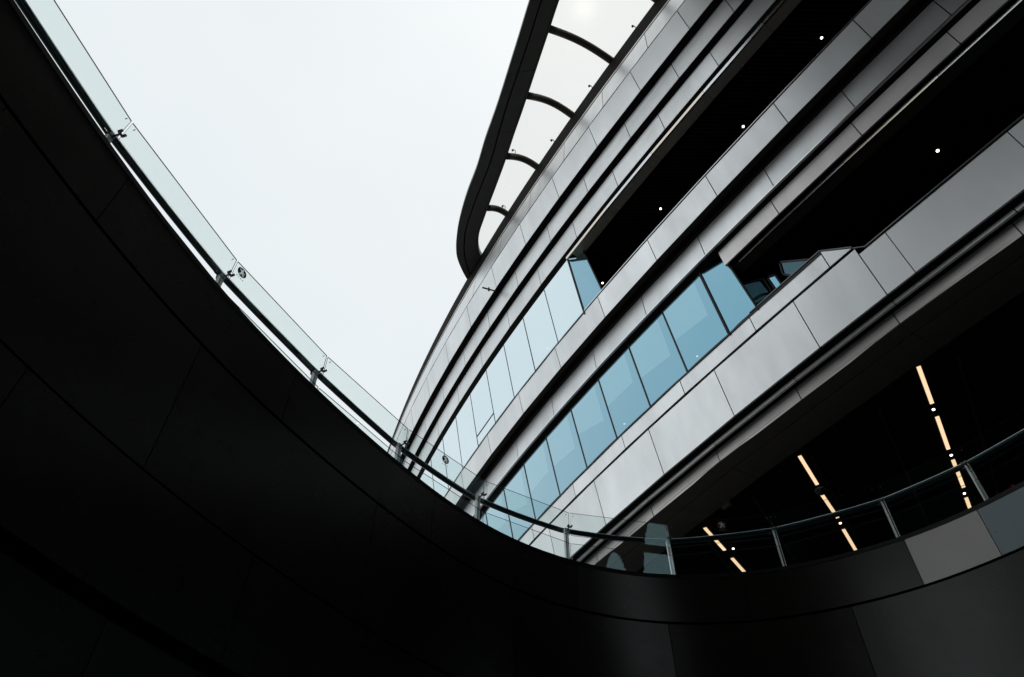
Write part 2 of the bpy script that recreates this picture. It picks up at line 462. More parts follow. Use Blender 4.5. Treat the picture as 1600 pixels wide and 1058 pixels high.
# --- upper parapet band, its soffit and the band under it
fascia((1.135, 14.755), (0.98, 14.05), joints(-1.94, 2.026, SN, SF), M['panel'], 'upper parapet row of grey panels')
mb = MB()
for a, b in ((SN, UP_END),):
    sweep(mb, [(1.155, 14.815), (1.155, 14.785), (1.09, 14.785)], a, b, 0.3)
    sweep(mb, [(1.155, 14.815), (1.09, 14.82)], a, b, 0.3)
mb.build('parapet_trim', [M['trim']], bld)
mb = MB(); sweep(mb, [(1.142, 14.81), (1.142, 14.752)], UP_END, SF, 0.3); mb.build('window_sill', [M['frame']], bld)
soffit((0.975, 14.05), (0.63, 13.985), SN, SF, M['soffit'], pitch=2.026, off=-1.94)
fascia((0.668, 13.952), (0.612, 13.27), joints(-2.98, 2.03, SN, SF), M['panel'], 'grey panel row above the lower windows')
mb = MB(); sweep(mb, [(0.635, 13.262), (0.632, 13.242), (0.58, 13.24)], SN, SF, 0.3); mb.build('edge_trim', [M['trim']], bld)
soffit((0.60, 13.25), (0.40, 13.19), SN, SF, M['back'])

# --- lower ribbon windows
window_row((0.45, 13.19), (0.075, 11.33), LOW_END, 1.283, SF - 0.3, M['win2'], 0.06, sash=(8,), painted_sky=True)
end_pane(P(LOW_END - .02, 0.45, 13.24), P(-3.20, 0.35, 13.24), P(LOW_END - .02, 0.075, 11.33), P(-3.38, 0.06, 11.33), M['win2'])
# champagne band over the open lower deck
fascia((0.475, 13.20), (0.39, 12.79), [SN] + joints(-4.76, 2.045, -13.0, -3.22), M['champagne'], 'champagne panel row over the open lower deck')
mb = MB()
mb.hexa([P(-3.22, 0.475, 13.2), P(-3.22, 0.2, 13.2), P(-3.22, 0.2, 12.79), P(-3.22, 0.39, 12.79)],
        [P(-3.26, 0.475, 13.2), P(-3.26, 0.2, 13.2), P(-3.26, 0.2, 12.79), P(-3.26, 0.39, 12.79)])
mb.build('fascia_end', [M['champagne']], bld)
edge_strip(0.235, 12.80, 12.745, SN, -3.45, 2.045, -4.2)
soffit((0.21, 12.755), (-0.08, 12.78), SN, -3.3, M['polish'], pitch=2.045, off=-4.2, jit=0.004)
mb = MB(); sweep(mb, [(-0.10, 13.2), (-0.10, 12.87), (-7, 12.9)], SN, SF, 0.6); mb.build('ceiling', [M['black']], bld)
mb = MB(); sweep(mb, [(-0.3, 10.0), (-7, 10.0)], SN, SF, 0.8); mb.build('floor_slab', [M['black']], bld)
# the glazed shopfront that cuts back behind the open lower deck
def deck_window(q, mk='win2'):
    q = [Vector(p) for p in q]
    mb = MB(); mb.face(q)
    win = mb.build('deck_window', [M[mk]], bld)
    fm = MB()
    n = (q[1] - q[0]).cross(q[3] - q[0]).normalized() * 0.03
    for a, b in zip(q, q[1:] + q[:1]):
        e = (b - a).normalized(); o = e.cross(n).normalized() * 0.05
        fm.hexa([a - n, b - n, b - n + o, a - n + o], [a + n, b + n, b + n + o, a + n + o])
    fm.build('frame', [M['frame']], win)
    return win
dw = deck_window([(6.496, 12.778, 18.182), (6.917, 12.272, 17.794), (7.028, 12.328, 17.214), (6.649, 12.861, 17.368)])
deck_window([(7.012, 12.152, 17.724), (7.122, 12.015, 17.631), (7.208, 12.044, 17.218), (7.117, 12.184, 17.228)])
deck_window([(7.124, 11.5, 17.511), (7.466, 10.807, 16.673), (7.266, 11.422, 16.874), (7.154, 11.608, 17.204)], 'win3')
mb = MB(); mb.tube([(6.60, 12.83, 17.49), (6.70, 12.67, 17.485), (6.81, 12.51, 17.435), (7.0, 12.29, 17.27)], 0.016, 8)
mb.build('rail', [M['frame']], dw)  # dark tube standing in for the handrail's reflection in this pane
# --- lower parapets
mb = MB(); sweep(mb, [(0.085, 11.41), (0.085, 11.335)], -5.01, SF, 0.3); mb.build('window_sill', [M['frame']], bld)
fascia((0.08, 11.385), (0.012, 10.975), joints(-1.02, 2.13, -5.01, SF), M['panel'], 'narrow pale panel row under the lower windows')
mb = MB()
q = [P(-5.02, 0.08, 11.385), P(-5.50, 0.012, 10.975), P(-5.02, 0.012, 10.975)]
nn = (q[1] - q[0]).cross(q[2] - q[0]).normalized() * 0.04
mb.face(q); mb.face([p_ + nn for p_ in q])
for a, b in zip(q, q[1:] + q[:1]): mb.face([a, b, b + nn, a + nn])
mb.build('fascia_end', [M['panel']], bld)
mb = MB()
sweep(mb, [(0.10, 11.43), (0.10, 11.405), (0.04, 11.405)], -5.01, -3.2, 0.3)
mb.tube([P(-5.01, 0.09, 11.42), P(-5.53, 0.02, 10.985)], 0.022, 6)
mb.build('parapet_trim', [M['knob']], bld)
mb = MB(); sweep(mb, [(-0.05, 11.0), (-0.06, 10.88)], -5.01, SF, 0.3); mb.build('shadow_gap', [M['back']], bld)
fascia((0.0, 10.91), (-0.22, 9.76), joints(-1.92, 2.176, -5.55, SF), M['panel'], 'tall grey panel row of the lower parapet')
mb = MB()
for a, b in zip([-5.552, -6.11, -8.38, -10.6], [-6.11, -8.38, -10.6, SN]):
    panel(mb, b, a, (-0.03, 10.76), (-0.22, 9.76), jit=0.002, gap=0.02)
bd = 0.06 / SC
sweep(mb, [(-0.03 - bd, 10.76), (-0.22 - bd, 9.76)], SN, -5.5, mi=1)
fa = mb.build('fascia', [M['panel'], M['back'], M['paint']], bld); fa['label'] = 'tall parapet panels set back beside the open deck'
mb = MB()
sweep(mb, [(0.0, 10.815), (0.0, 10.79), (-0.08, 10.79)], SN, -5.7, 0.3)
mb.tube([P(-5.53, 0.01, 10.95), P(-5.56, 0.01, 10.93), P(-5.72, -0.01, 10.80)], 0.02, 6)
mb.build('parapet_trim', [M['knob']], bld)

# --- underside of the lowest storey
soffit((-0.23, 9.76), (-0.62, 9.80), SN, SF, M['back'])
mb = MB()
js = joints(-1.08, 2.21, SN, SF)
for a, b in zip(js, js[1:]):
    panel(mb, a, b, (-0.435, 9.775), (-0.455, 9.715), depth=0.06, gap=0.02, jit=0.001)
mb.build('edge_trim', [M['panel']], bld)
mb = MB()
for a, b in zip(js, js[1:]):
    panel(mb, a, b, (-0.415, 9.84), (-0.44, 9.785), depth=0.03, gap=0.02)
mb.build('rail_backing', [M['rail']], bld)
fascia((-0.655, 9.775), (-0.71, 9.50), joints(-0.9, 2.215, SN, SF), M['champagne'], 'lowest thin champagne panel row')
soffit((-0.70, 9.497), (-1.05, 9.497), SN, SF, M['polish'], pitch=4.43, off=-0.9, jit=0.003)
soffit((-1.065, 9.492), (-1.73, 9.492), SN, SF, M['polish'], pitch=4.43, off=-0.9, jit=0.003)
mb = MB()
sweep(mb, [(-1.73, 9.50), (-1.74, 9.56), (-16, 9.56)], SN, SF, 0.6)
for k in range(9):                                      # open seams between the ceiling boards
    o_ = P(3.0 - k * 1.7, -2.0, 9.545); d = Vector((0.535, 0.845, 0))
    mb.box(o_ + d * 4.2, d * 4, Vector((-d.y, d.x, 0)) * 0.035, (0, 0, 0.012), 1)
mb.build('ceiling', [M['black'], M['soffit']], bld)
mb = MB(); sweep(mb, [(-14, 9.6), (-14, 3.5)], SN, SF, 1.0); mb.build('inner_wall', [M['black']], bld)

# --- unseen walls added behind the viewer to darken the reflections
mb = MB()
pl = [P(SN, -6.0, 0), P(SN, 0.0, 0) + Vector((0.3, -1.2, 0)), Vector((16, -8, 0)), Vector((15, -20, 0)), Vector((5, -27, 0)), Vector((-8, -29, 0)), Vector((-20, -28, 0))]
for (a, b) in zip(pl, pl[1:]):
    if (b - Vector((15, -20, 0))).length < 0.1:         # arched gaps added to put bright shapes into the glass reflections
        for k in range(96):
            f0, f1 = k / 96, (k + 1) / 96
            A, B = a.lerp(b, f0), a.lerp(b, f1)
            ph = ((f0 + f1) / 2 * 3) % 1 * 2 - 1
            top = 17.5 + 7.0 * math.sqrt(max(0.0, 1 - (ph / 0.86) ** 2)) if abs(ph) < 0.86 else 16.0
            for z0, z1 in ((2, 16.0), (top, 33)):
                mb.face([(A.x, A.y, z1), (B.x, B.y, z1), (B.x, B.y, z0), (A.x, A.y, z0)], 0)
        continue
    for z0, z1, mi in ((2, 16, 0), (16, 19, 1), (19, 23, 0), (23, 26, 1), (26, 33, 0)):
        mb.face([(a.x, a.y, z1), (b.x, b.y, z1), (b.x, b.y, z0), (a.x, a.y, z0)], mi)
mb.build('unseen_rear_block', [M['soffit'], M['frame']], bld)
mb = MB()                                               # unseen dark slab added overhead to shape the reflections
rf = [(18, 6.5), (2.5, 6.4), (-8, 1.2), (-20, 0.0), (-40, 2.0), (-41, -6), (-32, -9), (-32, -15), (-27, -29), (16, -29)]
mb.face([(x, y, 31.0) for x, y in rf]); mb.face([(x, y, 32.0) for x, y in rf])
for (a, b) in zip(rf, rf[1:] + rf[:1]):
    mb.face([(*a, 31.0), (*b, 31.0), (*b, 32.0), (*a, 32.0)])
for (a, b) in (((-40, 2.0), (-41, -6)), ((-41, -6), (-32.5, -9))):   # unseen walls added under the slab to shut out low sky
    mb.face([(*a, 14.0), (*b, 14.0), (*b, 31.0), (*a, 31.0)])
mb.face([(-48, -22, 2), (-48, 0, 2), (-48, 0, 28), (-48, -22, 28)])  # low blocks added out of view to cut sky from the reflections
mb.face([(-48, 0, 2), (-70, 0, 2), (-70, 0, 28), (-48, 0, 28)])
mb.build('unseen_roof_block', [M['soffit']], bld)
for s in (SN, SF):
    mb = MB()
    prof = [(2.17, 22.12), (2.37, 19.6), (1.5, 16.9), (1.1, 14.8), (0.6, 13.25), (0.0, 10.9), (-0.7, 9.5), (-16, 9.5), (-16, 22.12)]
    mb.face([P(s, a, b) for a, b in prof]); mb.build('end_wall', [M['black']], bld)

# --- canopy: a glazed visor hung from the roof edge on bent ribs
HC = 22.1
outer = [(-13, 7.95), (-9.5, 7.0), (-6.2, 6.08), (-3.15, 5.21), (-1.88, 4.85), (-0.19, 4.41), (1.11, 4.14), (2.06, 3.91), (3.12, 3.74), (4.13, 3.51), (4.81, 3.29), (5.30, 3.07), (5.61, 2.87), (5.98, 2.52), (6.29, 2.16), (6.7, 1.6)]
midl = [(-13, 7.55), (-9.5, 6.6), (-6.2, 5.7), (-3.32, 4.93), (-2.15, 4.60), (-0.39, 4.17), (0.6, 3.90), (1.63, 3.62), (2.8, 3.43), (4.0, 3.23), (4.45, 3.12), (4.77, 3.0), (5.15, 2.83), (5.49, 2.62), (6.03, 2.18), (6.4, 1.6)]
inner = [(-13, 7.1), (-9.5, 6.12), (-6.2, 5.22), (-3.58, 4.5), (-2.64, 4.23), (-0.61, 3.68), (0.4, 3.44), (1.39, 3.20), (2.3, 3.02), (3.2, 2.86), (3.74, 2.76), (4.12, 2.69), (4.41, 2.60), (4.77, 2.43), (5.08, 2.17), (5.45, 1.6)]
can = MB()
def cpt(q, h): return P(q[0], q[1], h)
def lerp2(a, b, t): return (a[0] + (b[0] - a[0]) * t, a[1] + (b[1] - a[1]) * t)
def resample(pl, n):
    # Catmull-Rom through the control points
    r = []
    for i in range(len(pl) - 1):
        p0, p1, p2, p3 = pl[max(i - 1, 0)], pl[i], pl[i + 1], pl[min(i + 2, len(pl) - 1)]
        for k in range(n):
            t = k / n
            r.append(tuple(0.5 * (2 * p1[j] + (p2[j] - p0[j]) * t + (2 * p0[j] - 5 * p1[j] + 4 * p2[j] - p3[j]) * t * t + (-p0[j] + 3 * p1[j] - 3 * p2[j] + p3[j]) * t ** 3) for j in (0, 1)))
    return r + [pl[-1]]
canopy = bpy.data.objects.new('canopy', None); C.objects.link(canopy); canopy.parent = bld
canopy['label'] = 'glazed canopy with dark curved rim hung from the roof edge'
n_ = 4
ro, rm, ri = resample(outer, n_), resample(midl, n_), resample(inner, n_)
def rim_strip(a, b, h, name, gap_every=6):
    mb = MB()
    for i in range(len(a) - 1):
        e = 0.022 if (i % gap_every == 0) else 0.0
        a0, a1, b0, b1 = a[i], a[i + 1], b[i], b[i + 1]
        a0 = lerp2(a0, a1, e * 1.5); b0 = lerp2(b0, b1, e * 1.5)
        q = [cpt(a0, h), cpt(a1, h), cpt(b1, h), cpt(b0, h)]
        mb.hexa(q, [p + Vector((0, 0, 0.3)) for p in q])
    return mb.build(name, [M['canopy']], canopy)
rmo = [lerp2(x, y, 0.06) for x, y in zip(rm, ro)]
rmi = [lerp2(x, y, 0.05) for x, y in zip(rm, ri)]
rii = [lerp2(x, y, 0.88) for x, y in zip(rm, ri)]
rim_strip(ro, rmo, HC, 'rim')
rim_strip(rmi, rii, HC + 0.02, 'rim')
rim_strip([lerp2(x, y, 0.90) for x, y in zip(rm, ri)], ri, HC - 0.01, 'rim', 1000)
mb = MB()
for i in range(len(rm) - 1):
    mb.face([cpt(ro[i], HC + 0.15), cpt(ro[i + 1], HC + 0.15), cpt(ri[i + 1], HC + 0.15), cpt(ri[i], HC + 0.15)])
mb.build('rim_core', [M['back']], canopy)
def inner_at(s):
    for a, b in zip(ri, ri[1:]):
        if a[0] <= s <= b[0]:
            t = (s - a[0]) / max(1e-6, b[0] - a[0]); return a[1] + (b[1] - a[1]) * t
    return 2.2
RIBS = [(-11.2, -11.4), (-9.1, -9.3), (-7.0, -7.2), (-4.85, -5.06), (-2.78, -2.98), (-0.80, -0.95), (1.25, 1.13), (3.25, 3.19)]
def arch(sa, sb, t, wa=None):
    wa = inner_at(sa) if wa is None else wa
    s = sa + (sb - sa) * t; w_ = wa + (2.0 - wa) * t
    return P(s, w_, HC + 0.06 + 0.36 * min(1.0, (wa - 2.0) / 1.6) * math.sin(math.pi * min(1, t * 0.95)))
for sa, sb in RIBS:
    mb = MB()
    mb.tube([arch(sa, sb, t) for t in [i / 12 for i in range(13)]], 0.15, 12)
    mb.build('rib', [M['rib']], canopy, smooth=True)
bays = RIBS + [(5.0, 5.0)]
for (a, b), (c, d) in zip(bays, bays[1:]):
    mb = MB()
    nu, nv = 6, 8
    for i in range(nu):
        for j in range(nv):
            q = []
            for (u, v) in ((i, j), (i + 1, j), (i + 1, j + 1), (i, j + 1)):
                sa = a + (c - a) * u / nu; sb = b + (d - b) * u / nu
                q.append(arch(sa, sb, v / nv) + Vector((0, 0, 0.16)))
            mb.face(q)
    mb.build('glass_pane', [M['cglass']], canopy, smooth=True)

parts_under(bld)

# ================================================================ THE ROUND WALL AND ITS GLASS BALUSTRADE
H0 = 5.5 + EYE
nodes = [(-3.66, 1.40), (-3.30, 2.88), (-2.78, 4.37), (-2.08, 5.74), (-1.28, 7.02), (-0.36, 8.23), (0.87, 9.11), (2.34, 9.46), (3.83, 9.20), (5.16, 8.44), (6.00, 7.52),
         (6.80, 6.22), (7.35, 4.8), (7.65, 3.2), (7.7, 1.6), (7.6, -0.2), (7.2, -2.4), (6.2, -4.6), (4.6, -6.4), (2.4, -7.4), (0.2, -7.2), (-1.7, -5.9), (-3.1, -4.0), (-3.9, -2.0), (-4.0, -0.2)]
NN = len(nodes)
DN = 20
def _cat(u):
    i = int(math.floor(u)) % NN; t = u - math.floor(u)
    p = [nodes[(i + k) % NN] for k in (-1, 0, 1, 2)]
    f = lambda j: 0.5 * (2 * p[1][j] + (p[2][j] - p[0][j]) * t + (2 * p[0][j] - 5 * p[1][j] + 4 * p[2][j] - p[3][j]) * t * t + (-p[0][j] + 3 * p[1][j] - 3 * p[2][j] + p[3][j]) * t ** 3)
    return f(0), f(1)
_den = [_cat(k / DN) for k in range(NN * DN)]
_ker = [math.exp(-0.5 * (k / 7.0) ** 2) for k in range(-18, 19)]
_sk = sum(_ker)
for _ in range(2):                                      # fair the outline so that the cladding bends evenly
    _den = [tuple(sum(_ker[k + 18] * _den[(i + k) % len(_den)][c] for k in range(-18, 19)) / _sk for c in (0, 1)) for i in range(len(_den))]
def ring(u):
    x = (u % NN) * DN; i = int(math.floor(x)) % len(_den); t = x - math.floor(x)
    q = [_den[(i + k) % len(_den)] for k in (-1, 0, 1, 2)]
    b = ((1 - t) ** 3 / 6, (3 * t ** 3 - 6 * t * t + 4) / 6, (-3 * t ** 3 + 3 * t * t + 3 * t + 1) / 6, t ** 3 / 6)
    return Vector((sum(w_ * v[0] for w_, v in zip(b, q)), sum(w_ * v[1] for w_, v in zip(b, q)), 0))
def ring_n(u):
    t = (ring(u + 0.02) - ring(u - 0.02)).normalized()
    return Vector((-t.y, t.x, 0)), t
def ro_(u, off, z):
    n, _ = ring_n(u); p = ring(u) + n * off
    return Vector((p.x, p.y, z))
# arc length lookup: u as a function of metres from node 1-ish start
def u_at(sm):
    u = 0.0; d = 0.0; st = 0.01; a = ring(0)
    base = -0.33
    while d < sm - base + 1e-6 and u < NN:
        b = ring(u + st); d += (b - a).length; a = b; u += st
    return u

wall = empty('curved_wall', (0, 9.0, 0), 'dark curved wall of black panels enclosing the sunken court below the glass balustrade', 'wall')
def wall_row(z0, z1, us, name, off=0.0, depth=0.05, gap=0.009, label=None, split=6, grey=()):
    mb = MB(); sm = []
    us = us + [us[0] + NN]
    for pi, (a, b) in enumerate(zip(us, us[1:])):
        ln = (ring(b) - ring(a)).length
        g = gap / 2 / max(0.3, ln) * (b - a)
        k = max(2, int((b - a) / 0.12))
        xs = [a + g + (b - a - 2 * g) * i / k for i in range(k + 1)]
        base = len(mb.v)
        for x in xs:
            mb.v += [tuple(ro_(x, off, z1)), tuple(ro_(x, off, z0))]
        for i in range(k):
            n0 = base + 2 * i
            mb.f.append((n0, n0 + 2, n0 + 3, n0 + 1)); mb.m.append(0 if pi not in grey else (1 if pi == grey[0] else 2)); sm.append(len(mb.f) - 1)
        for i in range(k):                              # edges turned back to the subframe
            for z in (z0, z1):
                mb.face([ro_(xs[i], off, z), ro_(xs[i + 1], off, z), ro_(xs[i + 1], off + depth, z), ro_(xs[i], off + depth, z)])
        for x in (xs[0], xs[-1]):
            mb.face([ro_(x, off, z0), ro_(x, off, z1), ro_(x, off + depth, z1), ro_(x, off + depth, z0)])
    o = mb.build(name, [M['wall'], M['lit_panel'], M['lit_panel_blue']], wall)
    for i in sm: o.data.polygons[i].use_smooth = True
    if label: o['label'] = label
    return o
def seq(vals):
    us = [u_at(v) for v in vals]
    u = us[-1]
    while u + 1.7 < NN - 0.4:
        u += 1.62; us.append(u)
    return us
wall_row(4.80 + EYE, 5.44 + EYE, seq([1.46, 3.95, 6.4, 8.83, 11.23, 13.40, 14.34]), 'cladding_row', grey=(5, 6, 7))  # the listed panels carry the painted sky reflection
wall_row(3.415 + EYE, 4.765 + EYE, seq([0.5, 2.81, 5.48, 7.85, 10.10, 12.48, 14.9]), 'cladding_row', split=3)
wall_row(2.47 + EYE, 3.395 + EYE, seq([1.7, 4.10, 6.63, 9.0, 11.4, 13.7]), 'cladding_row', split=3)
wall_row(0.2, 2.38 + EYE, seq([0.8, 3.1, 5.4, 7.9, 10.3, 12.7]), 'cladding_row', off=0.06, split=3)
mb = MB()
nu = 150
for i in range(nu):
    a, b = NN * i / nu, NN * (i + 1) / nu
    mb.face([ro_(a, 0.07, H0 - 0.05), ro_(b, 0.07, H0 - 0.05), ro_(b, 0.13, 0), ro_(a, 0.13, 0)])
mb.build('backing', [M['back']], wall)
mb = MB()
for i in range(nu):
    a, b = NN * i / nu, NN * (i + 1) / nu
    mb.hexa([ro_(a, -0.005, H0), ro_(b, -0.005, H0), ro_(b, -0.005, H0 - 0.055), ro_(a, -0.005, H0 - 0.055)],
            [ro_(a, 0.40, H0), ro_(b, 0.40, H0), ro_(b, 0.40, H0 - 0.055), ro_(a, 0.40, H0 - 0.055)])
mb.build('coping', [M['wallcap']], wall)
parts_under(wall)

bal = empty('balustrade', (0, 9.4, H0), 'frameless glass balustrade with dark handrail on top of the black curved wall', 'balustrade')
GO, GT = 0.475, 1.14
def glass_xy(i, off):
    n, t = ring_n(i); p = ring(i) + n * off
    return p, n, t
PU = [-0.95, 0.06, 1.12, 2.20, 3.24, 4.28, 5.22, 6.13, 7.08, 8.02, 8.99, 9.81, 10.72, 11.68, 12.65]   # posts, along the wall
stick_at = {3: 0.06, 5: 0.47, 8: 0.52}
def sticker(par, A, u, n, zc, t_along):
    """a round no-climbing sign stuck on the court side of the pane"""
    c = A + u * t_along; c = Vector((c.x, c.y, zc)) - n * 0.011
    mb = MB()
    f = lambda x, z, dz=0.0: c - n * dz + u * x + Vector((0, 0, z))
    limbs = [(0.0, 0.024, -0.003, -0.010, 0.014), (-0.002, 0.018, -0.034, 0.030, 0.008), (0.0, 0.018, 0.034, 0.004, 0.008),
             (-0.003, -0.008, -0.026, -0.044, 0.009), (-0.003, -0.008, 0.032, -0.034, 0.009), (0.006, 0.040, 0.006, 0.040, 0.012)]
    def figure(x, z):
        for x0, z0, x1, z1, r in limbs:
            dx, dz = x1 - x0, z1 - z0; l2 = dx * dx + dz * dz
            k = 0 if l2 == 0 else max(0, min(1, ((x - x0) * dx + (z - z0) * dz) / l2))
            if math.hypot(x - x0 - k * dx, z - z0 - k * dz) < r: return True
        return False
    NR, NA = 16, 56
    for a_ in range(NA):
        a, b = 2 * math.pi * a_ / NA, 2 * math.pi * (a_ + 1) / NA
        for r_ in range(NR):
            r0, r1 = 0.066 * r_ / NR, 0.066 * (r_ + 1) / NR
            rm_, am = (r0 + r1) / 2, (a + b) / 2
            x, z = rm_ * math.cos(am), rm_ * math.sin(am)
            if rm_ > 0.059: mi = 1 if (a_ // 7) % 2 == 0 else 0
            elif figure(x, z): mi = 2
            else: mi = 1 if abs(x + z) < 0.005 else 0
            q = [f(r0 * math.cos(a), r0 * math.sin(a)), f(r1 * math.cos(a), r1 * math.sin(a)), f(r1 * math.cos(b), r1 * math.sin(b)), f(r0 * math.cos(b), r0 * math.sin(b))]
            mb.face(q if r_ else q[:3], mi)
    def bar(x0, z0, x1, z1, wd, mi, dz):
        d = Vector((x1 - x0, z1 - z0)).normalized() * wd / 2
        mb.face([f(x0 - d.y, z0 + d.x, dz), f(x1 - d.y, z1 + d.x, dz), f(x1 + d.y, z1 - d.x, dz), f(x0 + d.y, z0 - d.x, dz)], mi)
    for k in range(4):
        x = -0.045 + k * 0.03
        bar(x - 0.009, -0.090, x + 0.009, -0.090, 0.004, 3, 0.0005); bar(x, -0.079, x, -0.102, 0.004, 3, 0.0006); bar(x - 0.008, -0.099, x + 0.008, -0.081, 0.003, 3, 0.0007)
    o = mb.build('warning_sticker', [M['blk'], M['red'], M['wht'], M['gry']], par)
    o['label'] = 'round no climbing sticker stuck near the top of the pane'
for i in range(len(PU) - 1):
    a, na, ta = glass_xy(PU[i], GO); b, nb_, tb = glass_xy(PU[i + 1], GO)
    u = (b - a).normalized(); n = Vector((-u.y, u.x, 0))
    g = 0.011
    A, B = a + u * g, b - u * g
    V = lambda p, z, o: Vector((p.x, p.y, z)) + n * o
    # a tall infill sheet below and a short upstand above the rail
    for z0, z1 in ((H0 - 0.05, H0 + 0.60), (H0 + 0.74, H0 + GT)):
        mb = MB()
        mb.hexa([V(A, z1, -0.006), V(B, z1, -0.006), V(B, z0, -0.006), V(A, z0, -0.006)],
                [V(A, z1, 0.006), V(B, z1, 0.006), V(B, z0, 0.006), V(A, z0, 0.006)], 0, 1)
        gp = mb.build('glass_panel', [M['bglass'], M['bedge']], bal)
    for e in (0.05, (B - A).length - 0.05):             # small round fixings near the upper corners
        c = A + u * e; mb = MB()
        mb.tube([V(c, H0 + GT - 0.05, -0.012), V(c, H0 + GT - 0.05, 0.012)], 0.0045, 8)
        mb.build('fixing', [M['knob']], gp)
    if i in stick_at:
        k = stick_at[i]
        sticker(gp, A, u, n, H0 + GT - 0.10, (B - A).length * abs(k))
RH = 1.0
RO = lambda u_: 0.66 if u_ < 3 else (0.66 + 0.10 * (u_ - 3) / 2.5 if u_ < 5.5 else (0.76 if u_ < 6.5 else max(0.69, 0.76 - 0.05 * (u_ - 6.5))))
pts, pts2 = [], []
for i in range(len(PU) - 1):
    for k in range(6):
        f = k / 6; uu = PU[i] + (PU[i + 1] - PU[i]) * f
        for lst, off, z in ((pts, 0.0, RH), (pts2, -0.021, RH + 0.030)):
            ch = ro_(PU[i], off + RO(PU[i]), H0 + z) * (1 - f) + ro_(PU[i + 1], off + RO(PU[i + 1]), H0 + z) * f
            lst.append(ch * 0.5 + ro_(uu, off + RO(uu), H0 + z) * 0.5)
mb = MB(); mb.tube(pts, 0.037, 16)
hr = mb.build('handrail', [M['rail']], bal, smooth=True)
mb = MB(); mb.tube(pts2, 0.007, 6)
mb.build('edge_bead', [M['bead']], hr, smooth=True)
for uu in PU:
    n, t_ = ring_n(uu); p = ring(uu)
    V = lambda off, z, tt=0.0: Vector((p.x, p.y, 0)) + n * off + t_ * tt + Vector((0, 0, z))
    mb = MB()
    mb.box(V(0.60, H0 + 0.46, -0.020), t_ * 0.014, n * 0.028, (0, 0, 0.47))
    mb.box(V(0.60, H0 + 0.46, 0.016), t_ * 0.004, n * 0.030, (0, 0, 0.47))
    mb.box(V(0.60, H0 + 0.012, 0.0), t_ * 0.07, n * 0.05, (0, 0, 0.012))
    po = mb.build('post', [M['post']], bal)
    mb = MB()
    mb.tube([V(0.61, H0 + 0.90, 0.0), V(0.68, H0 + 0.93, 0.0), V(0.69, H0 + 0.975, 0.0)], 0.013, 8)
    mb.tube([V(0.60, H0 + 0.905, 0.0), V(GO + 0.01, H0 + 0.905, 0.0)], 0.011, 8)
    mb.tube([V(0.63, H0 + 0.925, -0.09), V(0.63, H0 + 0.925, -0.05)], 0.016, 10)
    mb.build('bracket', [M['clamp']], po)
    mb = MB()
    for s_c in (-0.026, 0.026):
        mb.tube([V(GO - 0.022, H0 + 0.905, s_c), V(GO + 0.022, H0 + 0.905, s_c)], 0.014, 14)
    mb.box(V(GO + 0.02, H0 + 0.905), t_ * 0.03, n * 0.006, (0, 0, 0.012))
    mb.build('clamp', [M['knob']], po)
parts_under(bal)

# ================================================================ THINGS ON AND UNDER THE BUILDING
def cyl(name, c, axis, r, h, mats, parent=None, mi=0, n=20):
    mb = MB(); a = Vector(axis).normalized(); c = Vector(c)
    mb.tube([c - a * h / 2, c + a * h / 2], r, n)
    return mb.build(name, mats, parent)

# strip lamps of the covered walkway's ceiling (plan points in bays)
HCEIL = 9.56 * SC + EYE
strips = [((5.83, 11.64), (6.45, 12.57), 'warm strip lamp leading the middle line, nearest the soffit edge'),
          ((6.65, 12.92), (7.24, 13.76), 'middle warm strip lamp of the middle ceiling line, just above the handrail'),
          ((7.50, 14.20), (8.05, 15.05), 'last warm strip lamp of the middle line, seen below the handrail'),
          ((7.28, 9.11), (7.89, 10.06), 'first warm strip lamp of the right hand line, nearest the soffit edge'),
          ((8.13, 10.43), (8.73, 11.38), 'second warm strip lamp of the right hand line, between two round downlights'),
          ((8.96, 11.72), (9.55, 12.62), 'third warm strip lamp of the right hand line, crossed by the handrail'),
          ((9.76, 12.99), (10.36, 13.93), 'last warm strip lamp of the right hand line, cut off by the wall top'),
          ((4.38, 14.20), (5.01, 15.10), 'upper warm strip lamp of the left hand line, crossed by the handrail'),
          ((5.25, 15.44), (5.88, 16.34), 'lower warm strip lamp of the left hand line, cut off by the wall top')]
for (x0, y0), (x1, y1), lab in strips:
    k = (9.535 / 9.49)
    a, b = Vector((x0 * SC * k, y0 * SC * k, 0)), Vector((x1 * SC * k, y1 * SC * k, 0))
    mid = (a + b) / 2; u = (b - a).normalized(); n = Vector((-u.y, u.x, 0)); ln = (b - a).length / 2
    z = 9.535 * SC + EYE
    t = empty('strip_light', (mid.x, mid.y, z), lab, 'ceiling light', 'warm strip lamps in the walkway ceiling')
    mb = MB(); mb.box((mid.x, mid.y, z), u * ln, n * 0.046, (0, 0, 0.012)); mb.build('diffuser', [M['strip']], t)
    mb = MB(); mb.box((mid.x, mid.y, z + 0.028), u * (ln + 0.02), n * 0.062, (0, 0, 0.014)); mb.build('housing', [M['frame']], t)
    parts_under(t)

